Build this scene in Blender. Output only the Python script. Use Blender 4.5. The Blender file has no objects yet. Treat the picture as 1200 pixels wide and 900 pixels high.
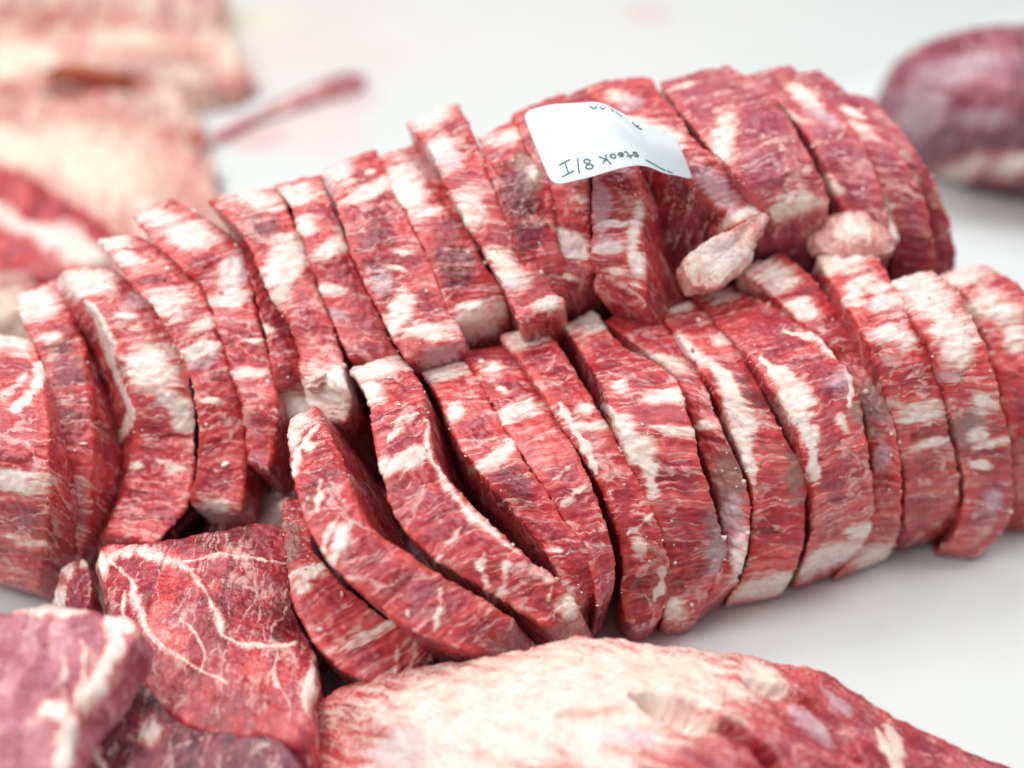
import bpy, math, random
import numpy as np

# ------------------------------------------------------------------ camera model
W0, H0, FPX = 1200.0, 900.0, 1667.0
CAM = np.array([0.0, -0.52, 0.44]); PITCH = math.radians(36.0)
FWD = np.array([0.0, math.cos(PITCH), -math.sin(PITCH)])
UPV = np.array([0.0, math.sin(PITCH), math.cos(PITCH)])
RGT = np.array([1.0, 0.0, 0.0])

def at(px, py, z):
    """point of the photograph that lies at height z above the table"""
    d = FWD + RGT*((px-W0/2)/FPX) + UPV*((H0/2-py)/FPX)
    return CAM + d*((z-CAM[2])/d[2])

def project(p):
    q = p - CAM
    dep = q @ FWD
    return W0/2 + FPX*(q @ RGT)/dep, H0/2 - FPX*(q @ UPV)/dep

# ------------------------------------------------------------------ numpy noise
def _hash(ix, iy, iz, seed):
    h = (ix.astype(np.uint32)*np.uint32(374761393) + iy.astype(np.uint32)*np.uint32(668265263)
         + iz.astype(np.uint32)*np.uint32(2147483647) + np.uint32((seed*144665) & 0xffffffff))
    h = (h ^ (h >> np.uint32(13)))*np.uint32(1274126177)
    h = (h ^ (h >> np.uint32(16)))*np.uint32(2246822519)
    h = h ^ (h >> np.uint32(15))
    return h.astype(np.float32)*np.float32(2.0/4294967295.0) - np.float32(1.0)

def vnoise(p, seed=0):
    """value noise, -1..1, p (..., 3)"""
    i = np.floor(p).astype(np.int64); f = (p - i).astype(np.float32)
    f = f*f*f*(f*(f*6-15)+10)
    x, y, z = i[..., 0], i[..., 1], i[..., 2]
    fx, fy, fz = f[..., 0], f[..., 1], f[..., 2]
    r = 0
    for dx in (0, 1):
        wx = fx if dx else 1-fx
        for dy in (0, 1):
            wy = fy if dy else 1-fy
            for dz in (0, 1):
                wz = fz if dz else 1-fz
                r = r + _hash(x+dx, y+dy, z+dz, seed)*wx*wy*wz
    return r

def fbm(p, seed=0, oct=3, gain=0.5):
    r = 0; a = 1.0; s = 0.0
    for o in range(oct):
        r = r + a*vnoise(p*(2.03**o) + 17.3*o, seed+o*7); s += a; a *= gain
    return r/s

def smooth(a, b, x):
    t = np.clip((x-a)/(b-a), 0, 1); return t*t*(3-2*t)

def catmull(pts, n, closed=False):
    """resample a polyline of points (k, dim) evenly through a Catmull-Rom curve"""
    pts = np.asarray(pts, float); k = len(pts)
    if closed: ext = np.vstack([pts[-1], pts, pts[0], pts[1]])
    else: ext = np.vstack([2*pts[0]-pts[1], pts, 2*pts[-1]-pts[-2]])
    out = []; segs = k if closed else k-1
    for i in range(segs):
        p0, p1, p2, p3 = ext[i], ext[i+1], ext[i+2], ext[i+3]
        t = np.linspace(0, 1, 24, endpoint=False)[:, None]
        out.append(0.5*(2*p1+(p2-p0)*t+(2*p0-5*p1+4*p2-p3)*t**2+(3*p1-p0-3*p2+p3)*t**3))
    out = np.vstack(out+[pts[:1] if closed else pts[-1:]])
    d = np.r_[0, np.cumsum(np.linalg.norm(np.diff(out[:, :3], axis=0), axis=1))]
    s = np.linspace(0, d[-1], n, endpoint=not closed)
    return np.stack([np.interp(s, d, out[:, c]) for c in range(out.shape[1])], 1), d[-1]

# ------------------------------------------------------------------ scene helpers
COL = bpy.context.scene.collection

def build(name, verts, quads, tris, mat, attrs=None, vec=None, parent=None, base=None, parts=None):
    """one mesh object; parts: (per-vertex part number, [part names]) cuts patches with a look of their own out as children"""
    verts = np.asarray(verts, np.float32); quads = np.asarray(quads, np.int32); tris = np.asarray(tris, np.int32)
    if base is None:
        base = np.array([verts[:, 0].mean(), verts[:, 1].mean(), verts[:, 2].min()])
    def mesh(nm, v, q, t, sel, par, nrm):
        me = bpy.data.meshes.new(nm); nq, nt = len(q), len(t)
        me.vertices.add(len(v)); me.vertices.foreach_set('co', (v-base).astype(np.float32).ravel())
        me.loops.add(nq*4+nt*3)
        me.loops.foreach_set('vertex_index', np.concatenate([q.ravel(), t.ravel()]).astype(np.int32))
        me.polygons.add(nq+nt)
        me.polygons.foreach_set('loop_start', np.concatenate([np.arange(nq)*4, nq*4+np.arange(nt)*3]).astype(np.int32))
        me.update(calc_edges=True)
        me.polygons.foreach_set('use_smooth', np.ones(nq+nt, bool))
        for k, a_ in (attrs or {}).items():
            me.attributes.new(k, 'FLOAT', 'POINT').data.foreach_set('value', np.asarray(a_, np.float32).ravel()[sel])
        if vec is not None:
            me.attributes.new('puv', 'FLOAT_VECTOR', 'POINT').data.foreach_set('vector', np.asarray(vec, np.float32)[sel].ravel())
        me.materials.append(mat); me.update()
        if nrm is not None: me.normals_split_custom_set_from_vertices(nrm)
        o = bpy.data.objects.new(nm, me); COL.objects.link(o)
        if par is not None: o.parent = par
        return o
    al = np.arange(len(verts)); pieces = []
    if parts is not None and parts[1]:
        pid = parts[0]; fq = pid[quads]; fid = np.where((fq == fq[:, :1]).all(1), fq[:, 0], 0)
        for k in range(1, len(parts[1])+1):
            if (fid == k).sum() > 60:
                fk = np.where(fid == k)[0]; q = quads[fk]; lab = np.arange(len(verts))
                for it in range(4000):
                    mn = lab[q].min(1); nl = lab.copy(); np.minimum.at(nl, q.ravel(), np.repeat(mn, 4))
                    nl = nl[nl]
                    if (nl == lab).all(): break
                    lab = nl
                fl = lab[q[:, 0]]; u, c = np.unique(fl, return_counts=True)
                fid[fk[fl != u[c.argmax()]]] = 0
                pieces.append((k, parts[1][k-1]))
            else: fid[fid == k] = 0
    if not pieces:
        o = mesh(name, verts, quads, tris, al, parent, None)
    else:
        whole = mesh(name, verts, quads, tris, al, None, None)
        nrm = np.empty(len(verts)*3, np.float32); whole.data.vertex_normals.foreach_get('vector', nrm); nrm = nrm.reshape(-1, 3)
        me = whole.data; bpy.data.objects.remove(whole); bpy.data.meshes.remove(me)
        def cut(nm, q, t, par):
            used = np.unique(np.concatenate([q.ravel(), t.ravel()])).astype(np.int64)
            mp = np.zeros(len(verts), np.int32); mp[used] = np.arange(len(used))
            return mesh(nm, verts[used], mp[q], mp[t], used, par, nrm[used])
        none = np.zeros((0, 3), np.int32)
        o = cut(name, quads[fid == 0], tris, parent)
        for k, nm in pieces: cut(nm, quads[fid == k], none, o)
    o['_b'] = [float(c) for c in base]
    o.location = tuple(base - np.array(parent['_b'])) if parent is not None else tuple(base)
    return o

def tag(o, label=None, cat=None, group=None, kind=None):
    for k, v in (('label', label), ('category', cat), ('group', group), ('kind', kind)):
        if v: o[k] = v
    return o

def grid_quads(n, m, closed_m=False, off=0):
    i = np.arange(n-1)[:, None]; mm = m if closed_m else m-1
    j = np.arange(mm)[None, :]; j2 = (j+1) % m
    return np.stack([off+i*m+j, off+i*m+j2, off+(i+1)*m+j2, off+(i+1)*m+j], -1).reshape(-1, 4)

# ------------------------------------------------------------------ surface patches
def one_line(px, py, pts, hw):
    f = np.full(px.shape, -1.0, np.float32)
    c, _ = catmull([(x, y, 0) for x, y in pts], max(6, 5*len(pts))) if len(pts) > 2 else (np.array([(x, y, 0) for x, y in pts], float), 0)
    x0, x1 = c[:, 0].min()-2*hw, c[:, 0].max()+2*hw; y0, y1 = c[:, 1].min()-2*hw, c[:, 1].max()+2*hw
    m = np.where((px > x0) & (px < x1) & (py > y0) & (py < y1))[0]
    if not len(m): return f
    X, Y = px[m], py[m]; best = np.full(len(m), -1.0)
    n = len(c)-1
    for i in range(n):
        ax, ay = c[i+1, 0]-c[i, 0], c[i+1, 1]-c[i, 1]
        t = np.clip(((X-c[i, 0])*ax+(Y-c[i, 1])*ay)/(ax*ax+ay*ay+1e-9), 0, 1)
        T = (i+t)/n
        w = hw*(.35+.75*np.sin(np.pi*np.clip(T, .02, .98))**.6)*(1+.35*np.sin(T*9+pts[0][0])+.2*np.sin(T*23+pts[0][1]))
        best = np.maximum(best, 1-np.hypot(X-c[i, 0]-t*ax, Y-c[i, 1]-t*ay)/w)
    f[m] = best*(1.0 if hw >= 4.5 else .42) - (0.0 if hw >= 4.5 else .58*(best < -.999))
    return f

def one_ell(px, py, e):
    x, y, rx, ry = e[:4]; a = math.radians(e[4]) if len(e) > 4 else 0.0
    k = e[5] if len(e) > 5 else 1.0
    c, s = math.cos(a), math.sin(a); dx, dy = px-x, py-y
    return k-np.sqrt(((dx*c+dy*s)/rx)**2 + ((-dx*s+dy*c)/ry)**2)

def field(px, py, ells, lines, base=-1.0):
    """signed patch field: > 0 inside a patch, falling to -1 away from it"""
    f = np.full(px.shape, base, np.float32)
    for e in ells: f = np.maximum(f, one_ell(px, py, e))
    for pts, hw in lines: f = np.maximum(f, one_line(px, py, pts, hw))
    return np.clip(f, -1, 1)

def warped(p):
    px, py = project(p)
    w = np.stack([px/40., py/40., np.zeros_like(px)], -1); w2 = w*4
    return px+7*fbm(w, 5, 2)+2.2*fbm(w2, 6, 2), py+7*fbm(w, 9, 2)+2.2*fbm(w2, 8, 2)

def patch_parts(p, spec, allow):
    """number of the large fat patch or seam each vertex lies in"""
    px, py = warped(p); pid = np.zeros(len(p), int); names = []
    for e in spec.get('f', []):
        if e[2]*e[3]*(e[5] if len(e) > 5 else 1)**2 > 230 or 'seam' in e:
            names.append('fat_patch'); pid[(one_ell(px, py, e[:6]) > 0) & allow & (pid == 0)] = len(names)
    for pts, hw in spec.get('l', []):
        if hw >= 6:
            names.append('fat_seam'); pid[(one_line(px, py, pts, hw) > 0) & allow & (pid == 0)] = len(names)
    return pid, names

def patch_attrs(p, spec):
    px, py = warped(p)
    return {'fat': field(px, py, spec.get('f', []), spec.get('l', []), -.88),
            'brown': field(px, py, spec.get('b', []), spec.get('bl', [])),
            'sil': field(px, py, spec.get('s', []), []),
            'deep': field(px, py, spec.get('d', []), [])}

def normals_grid(P, closed_m):
    du = np.gradient(P, axis=0)
    if closed_m: dv = (np.roll(P, -1, 1)-np.roll(P, 1, 1))*0.5
    else: dv = np.gradient(P, axis=1)
    n = np.cross(du, dv)
    return n/(np.linalg.norm(n, axis=-1, keepdims=True)+1e-12)

SEED = [0]
# ------------------------------------------------------------------ one slice, standing on its edge
def make_slice(name, st, mat, spec=None, depth=0.09, dx=0.0, dy=0.5, dz=None, step=0.00065, r=0.0013,
               rough=1.0, re=0.0035, bulge=0.0007, fill=.93):
    """st: stations (left x, left y, right x, right y, height) along the narrow face that shows"""
    spec = spec or {}
    SEED[0] += 1; seed = SEED[0]
    LR = np.array([np.r_[at(a[0], a[1], a[4]), at(a[2], a[3], a[4]+(a[5] if len(a) > 5 else 0))] for a in st])
    mid = (LR[:, :3]+LR[:, 3:])/2
    A = LR[:, 3:]-LR[:, :3]
    C, ln = catmull(np.hstack([mid, A]), max(40, int(sum(np.linalg.norm(np.diff(mid, axis=0), axis=1))/step)))
    ns = len(C); mid, A = C[:, :3], C[:, 3:]
    # gentle wander of both cut edges along the slice
    sarr = np.linspace(0, ln, ns)
    wob = np.stack([sarr*90, np.zeros(ns), np.full(ns, seed*3.7)], -1)
    mid = mid + RGT*0.0009*fbm(wob, 31, 3)[:, None]*rough
    w = np.linalg.norm(A, axis=1); A = A/w[:, None]
    w = w*(fill+0.045*fbm(wob+50, 37, 3)*rough)
    D = np.array([dx, dy, -math.sqrt(max(0.05, 1-dx*dx-dy*dy))]) if dz is None else np.array([dx, dy, dz])
    D = D/np.linalg.norm(D)
    wm = w.mean()
    # perimeter (a in -.5...5 of width less corner, b depth)
    nf = max(14, int(wm/step))
    bs = [r]; stp = step
    while bs[-1] < depth: bs.append(bs[-1]+stp); stp = min(stp*1.09, 0.006)
    bs = np.array(bs); bs[-1] = depth
    per = []
    for b in bs[::-1]: per.append((-1, 0, b))
    for t in np.linspace(0, math.pi/2, 6)[1:-1]: per.append((-1, r*(1-math.cos(t)), r*(1-math.sin(t))))
    for a in np.linspace(-1, 1, nf): per.append((a, r if abs(a) < 2 else 0, 0))
    for t in np.linspace(math.pi/2, 0, 6)[1:-1]: per.append((1, r*(1-math.cos(t)), r*(1-math.sin(t))))
    for b in bs: per.append((1, 0, b))
    per = np.array(per); m = len(per)
    aw = per[:, 0][None, :]*(w[:, None]/2 - per[:, 1][None, :])
    b = np.repeat(per[:, 2][None, :], ns, 0)
    e = np.minimum(sarr, ln-sarr); q = np.where(e < re, re-np.sqrt(np.maximum(re**2-(re-e)**2, 0)), 0)
    aw = aw*(1-0.55*q/re*np.minimum(1, re*1.1/w))[:, None] if False else aw*((w/2-0.6*q)/(w/2))[:, None]
    b = b + (0.8*q)[:, None]*(1-b/depth)
    b = b - bulge*np.maximum(0, 1-(2*aw/w[:, None])**2)*(1-np.minimum(1, b/0.004))
    P = mid[:, None, :]+aw[..., None]*A[:, None, :]+b[..., None]*D
    # surface coordinates in cm
    dv = np.r_[0, np.cumsum(np.hypot(np.diff(per[:, 0]*(wm/2-per[:, 1])), np.diff(per[:, 2])))]
    dv = dv - dv[m//2]
    U = np.repeat(sarr[:, None], m, 1)*100; V = np.repeat(dv[None, :], ns, 0)*100
    puv = np.stack([U, V, np.full_like(U, seed*7.31)], -1)
    # end caps: shrink rings toward the middle line of the end
    def cap(row):
        ring = P[row]; c = ring.mean(0)
        outr, vo = [], []
        tang = (P[row]-P[row+1 if row == 0 else row-1]).mean(0); tang /= np.linalg.norm(tang)+1e-9
        f0, f1 = m//2-nf//2, m//2+nf//2
        axis = mid[row]+D*np.clip(per[:, 2], 0.004, depth*0.96)[:, None]
        for k, t in enumerate(np.linspace(0, 1, 12)[1:]):
            outr.append(ring*(1-t)+axis*t + tang*0.0012*math.sqrt(1-(1-t)**2))
            q_ = puv[row].copy(); q_[:, 0] += (-1 if row == 0 else 1)*t*wm*50
            vo.append(q_)
        return np.array(outr), np.array(vo)
    c0, v0 = cap(0); c1, v1 = cap(ns-1)
    P = np.concatenate([c0[::-1], P, c1]); puv = np.concatenate([v0[::-1], puv, v1])
    depthb = np.concatenate([np.repeat(b[:1], 11, 0), b, np.repeat(b[-1:], 11, 0)])
    side = smooth(0.0005, 0.003, depthb)
    capm = np.zeros(P.shape[:2], np.float32); capm[:11] = 1; capm[-11:] = 1
    N = normals_grid(P, False)
    ctr = P.mean((0, 1))
    if ((P-ctr)*N).sum() < 0: N = -N
    at_ = patch_attrs(P.reshape(-1, 3), spec)
    at_ = {k: a.reshape(P.shape[:2]) for k, a in at_.items()}
    # relief
    X = np.stack([P[..., 0], P[..., 1], P[..., 2]], -1)
    disp = 0.0013*fbm(X*42+seed, seed, 2) + 0.00035*fbm(X*130+seed, seed+3, 3)
    disp = disp*(1-.65*side)
    fibq = np.stack([puv[..., 0]*5, puv[..., 1]*.5, puv[..., 2]], -1)
    fibq[..., 0] += 1.5*fbm(puv*np.array([1.2, 1.2, 1]), 77, 2)
    disp += 0.00022*fbm(fibq, seed+11, 3)*(1-side) + 0.00010*fbm(X*700, seed+5, 2)
    edge = np.exp(-((np.abs(depthb)-0.001)/0.0018)**2)*(np.abs(N @ D) < 0.98)
    disp += edge*0.0010*fbm(X*380, seed+15, 3)
    disp += 0.0003*smooth(-0.3, 0.4, at_['fat']+0.35*fbm(X*300, seed+4, 3))
    P = P + N*(disp*rough)[..., None]
    P[..., 2] = np.maximum(P[..., 2], 0.0012+0.0004*np.abs(vnoise(P*200, 3)))
    n, mm = P.shape[:2]
    quads = grid_quads(n, mm)
    pid, names = patch_parts(P.reshape(-1, 3), spec, (depthb < .010).ravel())
    ej = np.repeat(np.exp(-((np.abs(dv)-wm/2)/np.where(np.abs(dv) < wm/2, .0042, .0025))**2)[None, :], P.shape[0], 0)*(.45+.55*smooth(-.3, .4, fbm(X*110+seed, seed+21, 2)))
    o = build(name, P.reshape(-1, 3), quads, np.zeros((0, 3), int), mat,
              {**at_, 'side': np.maximum(side, capm*0.6), 'edge': ej}, puv.reshape(-1, 3), parts=(pid, names))
    # grains of fat and meat left by the saw
    rng = np.random.default_rng(seed); nc = spec.get('c', 22)
    if nc:
        front = np.argwhere(depthb < 0.0025); rim = np.argwhere((depthb > .0002) & (depthb < 0.003) & (capm < .5))
        vs, ts, fa = [], [], []
        for k in range(nc):
            src = rim if rng.random() < .35 else front
            i, j = src[rng.integers(len(src))]
            rad = rng.uniform(.00022, .00055)*(2.4 if rng.random() < .14 else 1)
            v = ICO*(1+.45*rng.uniform(-1, 1, (len(ICO), 1)))*rng.uniform(.5, 1.6, 3)*rad
            ts.append(ICOF+sum(map(len, vs))); vs.append(P[i, j]+N[i, j]*rad*.25+v); fa.append(np.full(len(v), rng.choice([1.0, 1.0, -.05])))
        vs = np.vstack(vs)
        c = build('fat_crumbs', vs, np.zeros((0, 4), int), np.vstack(ts), mat, {'fat': np.concatenate(fa), 'brown': np.full(len(vs), -1.), 'sil': np.full(len(vs), -1.), 'deep': np.full(len(vs), -1.)}, vs*100, o)
        c['kind'] = 'stuff'
    return o

_t = (1+5**.5)/2
ICO = np.array([(-1,_t,0),(1,_t,0),(-1,-_t,0),(1,-_t,0),(0,-1,_t),(0,1,_t),(0,-1,-_t),(0,1,-_t),(_t,0,-1),(_t,0,1),(-_t,0,-1),(-_t,0,1)])/1.9
ICOF = np.array([(0,11,5),(0,5,1),(0,1,7),(0,7,10),(0,10,11),(1,5,9),(5,11,4),(11,10,2),(10,7,6),(7,1,8),(3,9,4),(3,4,2),(3,2,6),(3,6,8),(3,8,9),(4,9,5),(2,4,11),(6,2,10),(8,6,7),(9,8,1)])

# ------------------------------------------------------------------ flat cut (steak, slab, trimmed piece)
def make_slab(name, outline, t, mat, spec=None, dome=0.006, nth=420, nr=90, rough=1.0, rr=0.006, power=2.0,
              tdir=(0, 0, -1), wallcell=0.0, centre=None, parent=None, cavity=0.0, ragged=1.0):
    spec = spec or {}
    SEED[0] += 1; seed = SEED[0]
    O = np.array([at(*p) for p in outline])
    O, ln = catmull(O, nth, True)
    th = np.linspace(0, 2*math.pi, nth, endpoint=False)
    grain = spec.get('grain', 0.0)
    cyc = np.stack([np.cos(th)*ln*25, np.sin(th)*ln*25, np.full(nth, seed*2.1)], -1)
    c = O.mean(0) if centre is None else at(*centre)
    n0 = np.cross(np.roll(O, -1, 0)-c, O-c).sum(0); n0 /= np.linalg.norm(n0)
    if n0[2] < 0: n0 = -n0
    out = O-c; out /= np.linalg.norm(out, axis=1, keepdims=True)
    O = O + out*(0.0016*fbm(cyc, seed, 4)*ragged*rough)[:, None]
    td = np.array(tdir, float); td /= np.linalg.norm(td)
    rows, vs, sd = [], [], []
    e1 = RGT-n0*(RGT@n0); e1 /= np.linalg.norm(e1); e2 = np.cross(n0, e1)
    ga = math.radians(grain); e1, e2 = e1*math.cos(ga)+e2*math.sin(ga), e2*math.cos(ga)-e1*math.sin(ga)
    R = np.linalg.norm(O-c, axis=1).mean()
    for r in np.linspace(0.02, 1, nr)**0.85:
        p = c+(O-c)*(r*(1-rr/R*0.6)) + n0*dome*(1-r**power)
        rows.append(p); vs.append(np.stack([(p-c)@e1*100, (p-c)@e2*100, np.full(nth, seed*7.31)], -1)); sd.append(np.ones(nth))
    edge0 = rows[-1]
    # rounded rim then wall
    nw = max(10, int(t/0.0009)); nw = min(nw, 60)
    arc = np.linspace(0, ln*100, nth, endpoint=False)
    for k in range(1, 7):
        a = k/6*math.pi/2
        p = edge0+(O-edge0)*math.sin(a)+td*rr*(1-math.cos(a))
        rows.append(p); sd.append(np.full(nth, 1-k/6*(1-wallcell)))
        vs.append(np.stack([(p-c)@e1*100, (p-c)@e2*100, np.full(nth, seed*7.31)], -1))
    top = rows[-1]
    for k in np.linspace(0, 1, nw)[1:]:
        p = top+td*(t-rr)*k - out*(0.003*math.sin(k*math.pi)*-0.6)[..., None] if False else top+td*(t-rr)*k+out*0.0015*math.sin(k*math.pi)
        rows.append(p); sd.append(np.full(nth, wallcell))
        vs.append(np.stack([arc, np.full(nth, k*t*100), np.full(nth, seed*7.31+3)], -1))
    bot = rows[-1]
    for k in (0.9, 0.6, 0.3, 0.05):
        p = (c+td*t)+(bot-(c+td*t))*k
        rows.append(p); sd.append(np.full(nth, wallcell)); vs.append(vs[-1])
    P = np.array(rows); puv = np.array(vs); side = np.array(sd)
    N = normals_grid(P, True)
    if ((P-P.mean((0, 1)))*N).sum() < 0: N = -N
    at_ = patch_attrs(P.reshape(-1, 3), spec)
    at_ = {k: a.reshape(P.shape[:2]) for k, a in at_.items()}
    disp = 0.003*fbm(P*28+seed, seed, 2)*spec.get('lump', 1.0) + 0.0011*fbm(P*120+seed, seed+3, 3)*spec.get('lump', 1.0) + 0.0003*fbm(P*600, seed+5, 2)
    wl = 1-side
    disp += wl*0.0009*fbm(np.stack([puv[..., 0]*3, puv[..., 1]*.7, puv[..., 2]], -1), seed+9, 3)
    disp += 0.0006*smooth(-0.3, 0.4, at_['fat']+0.35*fbm(P*220, seed+4, 3))
    for (pts, hw, dep) in spec.get('groove', []):
        px, py = project(P.reshape(-1, 3))
        g = field(px, py, [], [(pts, hw)]).reshape(P.shape[:2])
        disp -= dep*smooth(-0.2, 0.9, g)
    P = P+N*(disp*rough)[..., None]
    P[..., 2] = np.maximum(P[..., 2], 0.0012)
    n, m = P.shape[:2]
    quads = grid_quads(n, m, True)
    V = np.vstack([P.reshape(-1, 3), P[0].mean(0), P[-1].mean(0)])
    i = np.arange(m)
    tris = np.vstack([np.stack([np.full(m, n*m), (i+1) % m, i], -1), np.stack([np.full(m, n*m+1), (n-1)*m+i, (n-1)*m+(i+1) % m], -1)])
    ext = lambda a: np.r_[a.ravel(), a[0].mean(), a[-1].mean()]
    pv = np.vstack([puv.reshape(-1, 3), puv[0].mean(0), puv[-1].mean(0)])
    pid, names = patch_parts(V, spec, np.r_[(side > -1).ravel(), False, False])
    return build(name, V, quads, tris, mat, {**{k: ext(a) for k, a in at_.items()}, 'side': ext(side)}, pv, parent, parts=(pid, names))

# ------------------------------------------------------------------ rounded lump, axes along the view's right and up
def make_lump(name, px, py, z, rx, ry, rd, mat, ang=0.0, spec=None, n=70, amp=0.12, freq=2.2, sq=2.3, parent=None, tip=0.0, fat=None):
    spec = spec or {}
    SEED[0] += 1; seed = SEED[0]
    c = at(px, py, z); dist = (c-CAM)@FWD
    rx_, ry_ = rx*dist/FPX, ry*dist/FPX
    u = np.linspace(0, 2*math.pi, 2*n, endpoint=False); v = np.linspace(0.02, math.pi-0.02, n)
    vv, uu = np.meshgrid(v, u, indexing='ij')
    pw = lambda x: np.sign(x)*np.abs(x)**(2/sq)
    x = pw(np.cos(vv)); y = pw(np.sin(vv))*pw(np.cos(uu)); zc = pw(np.sin(vv))*pw(np.sin(uu))
    S = np.stack([x, y, zc], -1)
    taper = 1-tip*np.clip(x, -1, 1)
    S = S*(1+amp*fbm(S*freq+seed*3.3, seed, 4))[..., None]
    lx, ly, lz = S[..., 0]*rx_, S[..., 1]*ry_*taper, S[..., 2]*rd*taper
    ca, sa = math.cos(math.radians(ang)), math.sin(math.radians(ang))
    P = c+(lx*ca+ly*sa)[..., None]*RGT+(-lx*sa+ly*ca)[..., None]*UPV+lz[..., None]*FWD
    P[..., 2] = np.maximum(P[..., 2], 0.0012)
    at_ = patch_attrs(P.reshape(-1, 3), spec)
    at_ = {k: a.reshape(P.shape[:2]) for k, a in at_.items()}
    if fat is not None: at_['fat'] = np.maximum(at_['fat'], fat)
    N = normals_grid(P, True)
    if ((P-P.mean((0, 1)))*N).sum() < 0: N = -N
    P = P+N*(0.0005*fbm(P*350+seed, seed, 3)+0.0002*fbm(P*1100, seed, 2))[..., None]
    P[..., 2] = np.maximum(P[..., 2], 0.0012)
    puv = np.stack([lx*100, ly*100+lz*60, np.full_like(lx, seed*7.31)], -1)
    nn, m = P.shape[:2]
    V = np.vstack([P.reshape(-1, 3), P[0].mean(0), P[-1].mean(0)])
    i = np.arange(m)
    tris = np.vstack([np.stack([np.full(m, nn*m), (i+1) % m, i], -1), np.stack([np.full(m, nn*m+1), (nn-1)*m+i, (nn-1)*m+(i+1) % m], -1)])
    ext = lambda a: np.r_[a.ravel(), a[0].mean(), a[-1].mean()]
    pv = np.vstack([puv.reshape(-1, 3), puv[0].mean(0), puv[-1].mean(0)])
    return build(name, V, grid_quads(nn, m, True), tris, mat,
                 {**{k: ext(a) for k, a in at_.items()}, 'side': np.full(len(V), spec.get('side', 0.5))}, pv, parent)

# ------------------------------------------------------------------ materials
class NT:
    def __init__(self, mat):
        self.t = mat.node_tree; self.t.nodes.clear()
    def n(self, typ, **kw):
        nd = self.t.nodes.new(typ)
        for k, v in kw.items(): setattr(nd, k, v)
        return nd
    def put(self, sock, v):
        if hasattr(v, 'node'): self.t.links.new(v, sock)
        else: sock.default_value = v
    def m(self, op, a, b=None, c=None, clamp=False):
        nd = self.n('ShaderNodeMath', operation=op, use_clamp=clamp)
        self.put(nd.inputs[0], a)
        if b is not None: self.put(nd.inputs[1], b)
        if c is not None: self.put(nd.inputs[2], c)
        return nd.outputs[0]
    def vm(self, op, a, b):
        nd = self.n('ShaderNodeVectorMath', operation=op)
        self.put(nd.inputs[0], a); self.put(nd.inputs[1], b); return nd.outputs[0]
    def attr(self, name, vec=False):
        nd = self.n('ShaderNodeAttribute', attribute_name=name)
        return nd.outputs['Vector' if vec else 'Fac']
    def noise(self, v, scale=1.0, detail=3.0, rough=0.5, dist=0.0, color=False):
        nd = self.n('ShaderNodeTexNoise'); self.put(nd.inputs['Vector'], v)
        nd.inputs['Scale'].default_value = scale; nd.inputs['Detail'].default_value = detail
        nd.inputs['Roughness'].default_value = rough; nd.inputs['Distortion'].default_value = dist
        return nd.outputs['Color' if color else 'Fac']
    def step(self, x, a, b):
        nd = self.n('ShaderNodeMapRange', interpolation_type='SMOOTHSTEP')
        self.put(nd.inputs['Value'], x); nd.inputs['From Min'].default_value = a; nd.inputs['From Max'].default_value = b
        return nd.outputs['Result']
    def ramp(self, x, stops):
        nd = self.n('ShaderNodeValToRGB'); self.put(nd.inputs['Fac'], x)
        cr = nd.color_ramp
        while len(cr.elements) < len(stops): cr.elements.new(0.5)
        for e, (p, c) in zip(cr.elements, stops): e.position = p; e.color = (*c, 1)
        return nd.outputs['Color']
    def mix(self, f, a, b):
        nd = self.n('ShaderNodeMix', data_type='RGBA')
        self.put(nd.inputs['Factor'], f)
        ia = [s for s in nd.inputs if s.name == 'A' and s.type == 'RGBA'][0]; ib = [s for s in nd.inputs if s.name == 'B' and s.type == 'RGBA'][0]
        self.put(ia, a if hasattr(a, 'node') else (*a, 1)); self.put(ib, b if hasattr(b, 'node') else (*b, 1))
        return [s for s in nd.outputs if s.type == 'RGBA'][0]

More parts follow.
